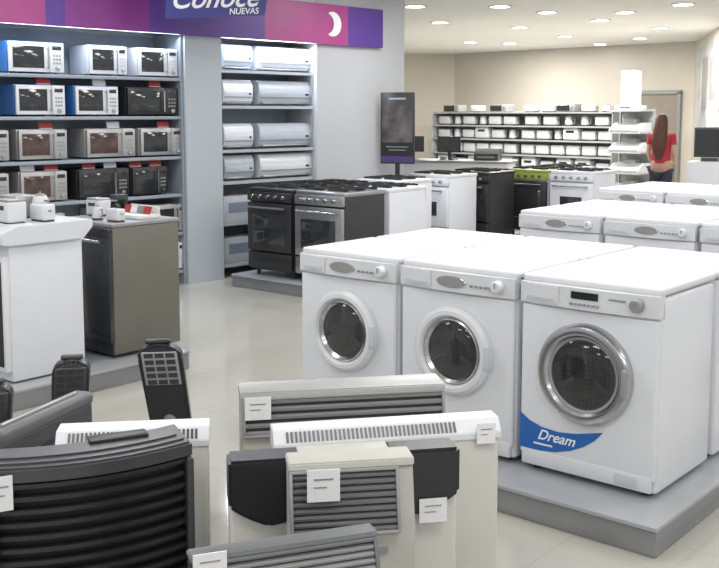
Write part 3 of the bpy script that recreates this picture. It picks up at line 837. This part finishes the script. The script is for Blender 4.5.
for sx in(-1,1):
    off=.03*sx; skin("shoe",[(sx*.095,.03-off,.045),(sx*.10,-.06-off,.045),(sx*.11,-.15-off,.035)],[(0,1),(1,2)],[.045,.046,.036],SHOE,Pn)
skin("hair",[(0,.02,1.64),(0,.04,1.57),(0,.085,1.44),(.01,.12,1.30),(.01,.13,1.14),(.015,.125,1.0)],[(0,1),(1,2),(2,3),(3,4),(4,5)],[(.07,.075),(.095,.095),(.108,.075),(.115,.055),(.095,.04),(.045,.02)],HAIR,Pn)
put(Pn,Vector((4.22,14.0)),0,math.radians(152))
# ---------------------------------------------------------------- shell
def tile_mat():
    m=bpy.data.materials.new("polished floor tiles"); m.use_nodes=True; nt=m.node_tree; b=nt.nodes["Principled BSDF"]
    tc=nt.nodes.new("ShaderNodeTexCoord"); mp=nt.nodes.new("ShaderNodeMapping"); mp.inputs["Rotation"].default_value=(0,0,-PH)
    br=nt.nodes.new("ShaderNodeTexBrick"); br.offset=0; br.inputs["Scale"].default_value=1
    br.inputs["Brick Width"].default_value=.6; br.inputs["Row Height"].default_value=.6; br.inputs["Mortar Size"].default_value=.003
    br.inputs["Color1"].default_value=(.48,.465,.42,1); br.inputs["Color2"].default_value=(.46,.445,.40,1); br.inputs["Mortar"].default_value=(.40,.385,.35,1)
    n=nt.nodes.new("ShaderNodeTexNoise"); n.inputs["Scale"].default_value=1.5; n.inputs["Detail"].default_value=6
    mx=nt.nodes.new("ShaderNodeMixRGB"); mx.blend_type='MULTIPLY'; mx.inputs["Fac"].default_value=.35
    rr=nt.nodes.new("ShaderNodeValToRGB"); rr.color_ramp.elements[0].color=(.75,.75,.75,1); rr.color_ramp.elements[0].position=.3; rr.color_ramp.elements[1].position=.7
    L=nt.links.new
    L(tc.outputs["Object"],mp.inputs["Vector"]); L(mp.outputs["Vector"],br.inputs["Vector"]); L(tc.outputs["Object"],n.inputs["Vector"])
    L(n.outputs["Fac"],rr.inputs["Fac"]); L(br.outputs["Color"],mx.inputs["Color1"]); L(rr.outputs["Color"],mx.inputs["Color2"]); L(mx.outputs["Color"],b.inputs["Base Color"])
    b.inputs["Roughness"].default_value=.10; b.inputs["Specular IOR Level"].default_value=.7
    return m
FT=tile_mat(); CEIL=M("ceiling paint",(.90,.90,.87),.8,0,.02,1)
b=MB(); b.box((1.5,10.5,-.05),(19,31,.1),FT); struct(b.obj("floor"))
b=MB(); b.box((1.5,10.5,CZ+.05),(19,31,.1),CEIL); struct(b.obj("ceiling"))
def wseg(name,p,q,m,z0=0,z1=CZ,th=.1,n=1):
    p=Vector(p);q=Vector(q);v=q-p; L=v.length
    b=MB(); b.box((L/2,th/2,(z0+z1)/2),(L,th,z1-z0),m); o=b.obj(name); put(o,p,0,math.atan2(v.y,v.x)); return struct(o)
wseg("wall_back",(2.2,23.3),(6.35,19.15),WALLB)
wseg("wall_back_side",(-1.5,23.3),(2.2,23.3),WALLB)
wseg("wall_right",(6.35,19.15),(4.95,12.6),WALLB)
Rw=Vector((6.35,19.15)); Re=Vector((4.95,12.6)); rv=(Re-Rw); rl=rv.length; rd=rv/rl; rphi=math.atan2(rd.y,rd.x)
b=MB(); b.box((0,.02,1.0),(.85,.05,2.0),M("door grey brown",(.24,.21,.17),.5),.005); b.box((0.33,-.02,1.0),(.1,.04,.03),CHROME,.005)
for sx in(-1,1): b.box((sx*.46,.01,1.03),(.07,.07,2.06),MGREY)
b.box((0,.01,2.05),(.99,.07,.08),MGREY)
o=b.obj("door_1"); bd=Vector((1,-1)).normalized()
put(o,Vector((2.2,23.3))+bd*5.15-Vector((.7071,.7071))*.06,0,math.radians(-45)); struct(o)
T=thing("wall_poster","large pale grey wall poster with darker grey pictures","poster")
b=MB(); b.box((0,0,0),(3.8,.02,1.5),M("poster pale",(.46,.47,.49),.5,0,.3,2)); b.obj("poster_sheet",T)
b=MB(); b.box((-.9,-.012,.1),(.7,.003,.9),MGREY); b.box((.2,-.012,.15),(.9,.003,.7),SILVER); b.box((1.3,-.012,-.35),(.7,.003,.10),M("pale red",(.4,.14,.12),.5)); b.obj("poster_print",T)
put(T,Rw+rd*2.75-Vector((-rd.y,rd.x))*.02,2.05,rphi)
T=thing("display_stand","white pedestal with a small black television panel","display stand")
b=MB(); b.box((0,0,.52),(.5,.4,1.04),WHITE2,.01); b.obj("pedestal",T)
b=MB(); b.box((0,0,1.28),(.40,.05,.38),CHAR,.01); b.box((0,.0,1.06),(.2,.15,.05),CHAR); b.obj("television_panel",T)
b=MB(); b.box((0,-.027,1.28),(.36,.004,.33),DGLASS); b.obj("screen",T)
put(T,Vector((4.45,12.7)),0,-.5)
# ---------------------------------------------------------------- lights
EM=M("lamp diffuser",(1,1,1),.5,0,0,emit=(1,.98,.95),es=18)
def dl():
    T=thing("downlight","round white recessed ceiling downlight","ceiling light","recessed ceiling downlights")
    b=MB(); b.tube([(.12,0),(.12,-.012),(.15,-.010),(.15,0)],(0,0,0),'Z',WHITE2,24); b.obj("trim_ring",T)
    b=MB(); b.cyl((0,0,-.004),.118,.008,EM,seg=24); b.obj("lamp",T); return T
D0=dl(); first=True
for px,py in((440,22),(547,12),(600,20),(660,28),(683,4),(470,42),(565,36),(520,27),(625,12),(500,6),(415,6),(640,38),(510,43),(600,44)):
    p=G(px,py,CZ)
    if first: put(D0,p,CZ-.001,0); first=False
    else: dup(D0,p,CZ-.001,0)
def area(loc,sx,sy,e,col=(1,.99,.98),rot=(0,0,0)):
    l=bpy.data.lights.new("store_lamp",'AREA'); l.shape='RECTANGLE'; l.size=sx; l.size_y=sy; l.energy=e; l.color=col
    o=bpy.data.objects.new("store_lamp",l); COL.objects.link(o); o.location=loc; o.rotation_euler=rot; return o
for x in(-4,-1.6,.8,3.2,5.6):
    for y in(-1.5,1.5,4.5,7.5,10.2):
        if (Vector((x,y))-P0).dot(wn)>.9: area((x,y,CZ-.03),1.2,.6,27 if y<6 else 33)
for x,y in((2.5,15),(3.6,17.5),(1.5,18.5),(3.0,20.2),(4.8,16)):
    a=area((x,y,CZ-.03),.3,.3,88,(1,.96,.90))
for s0,s1 in((-1.4,sP0-.05),(sP1+.03,sE-.03)):
    m=(s0+s1)/2; p=LW(m,.47); a=area((p.x,p.y,2.37),s1-s0,.06,20,(.78,.89,1),(math.radians(-20),0,WPH))  # bluish shelf LED lighting at the top of each bay, not on the ceiling
w=bpy.data.worlds.new("world"); S.world=w; w.use_nodes=True
w.node_tree.nodes["Background"].inputs[0].default_value=(.94,.97,1,1); w.node_tree.nodes["Background"].inputs[1].default_value=.62
S.view_settings.view_transform='Standard'
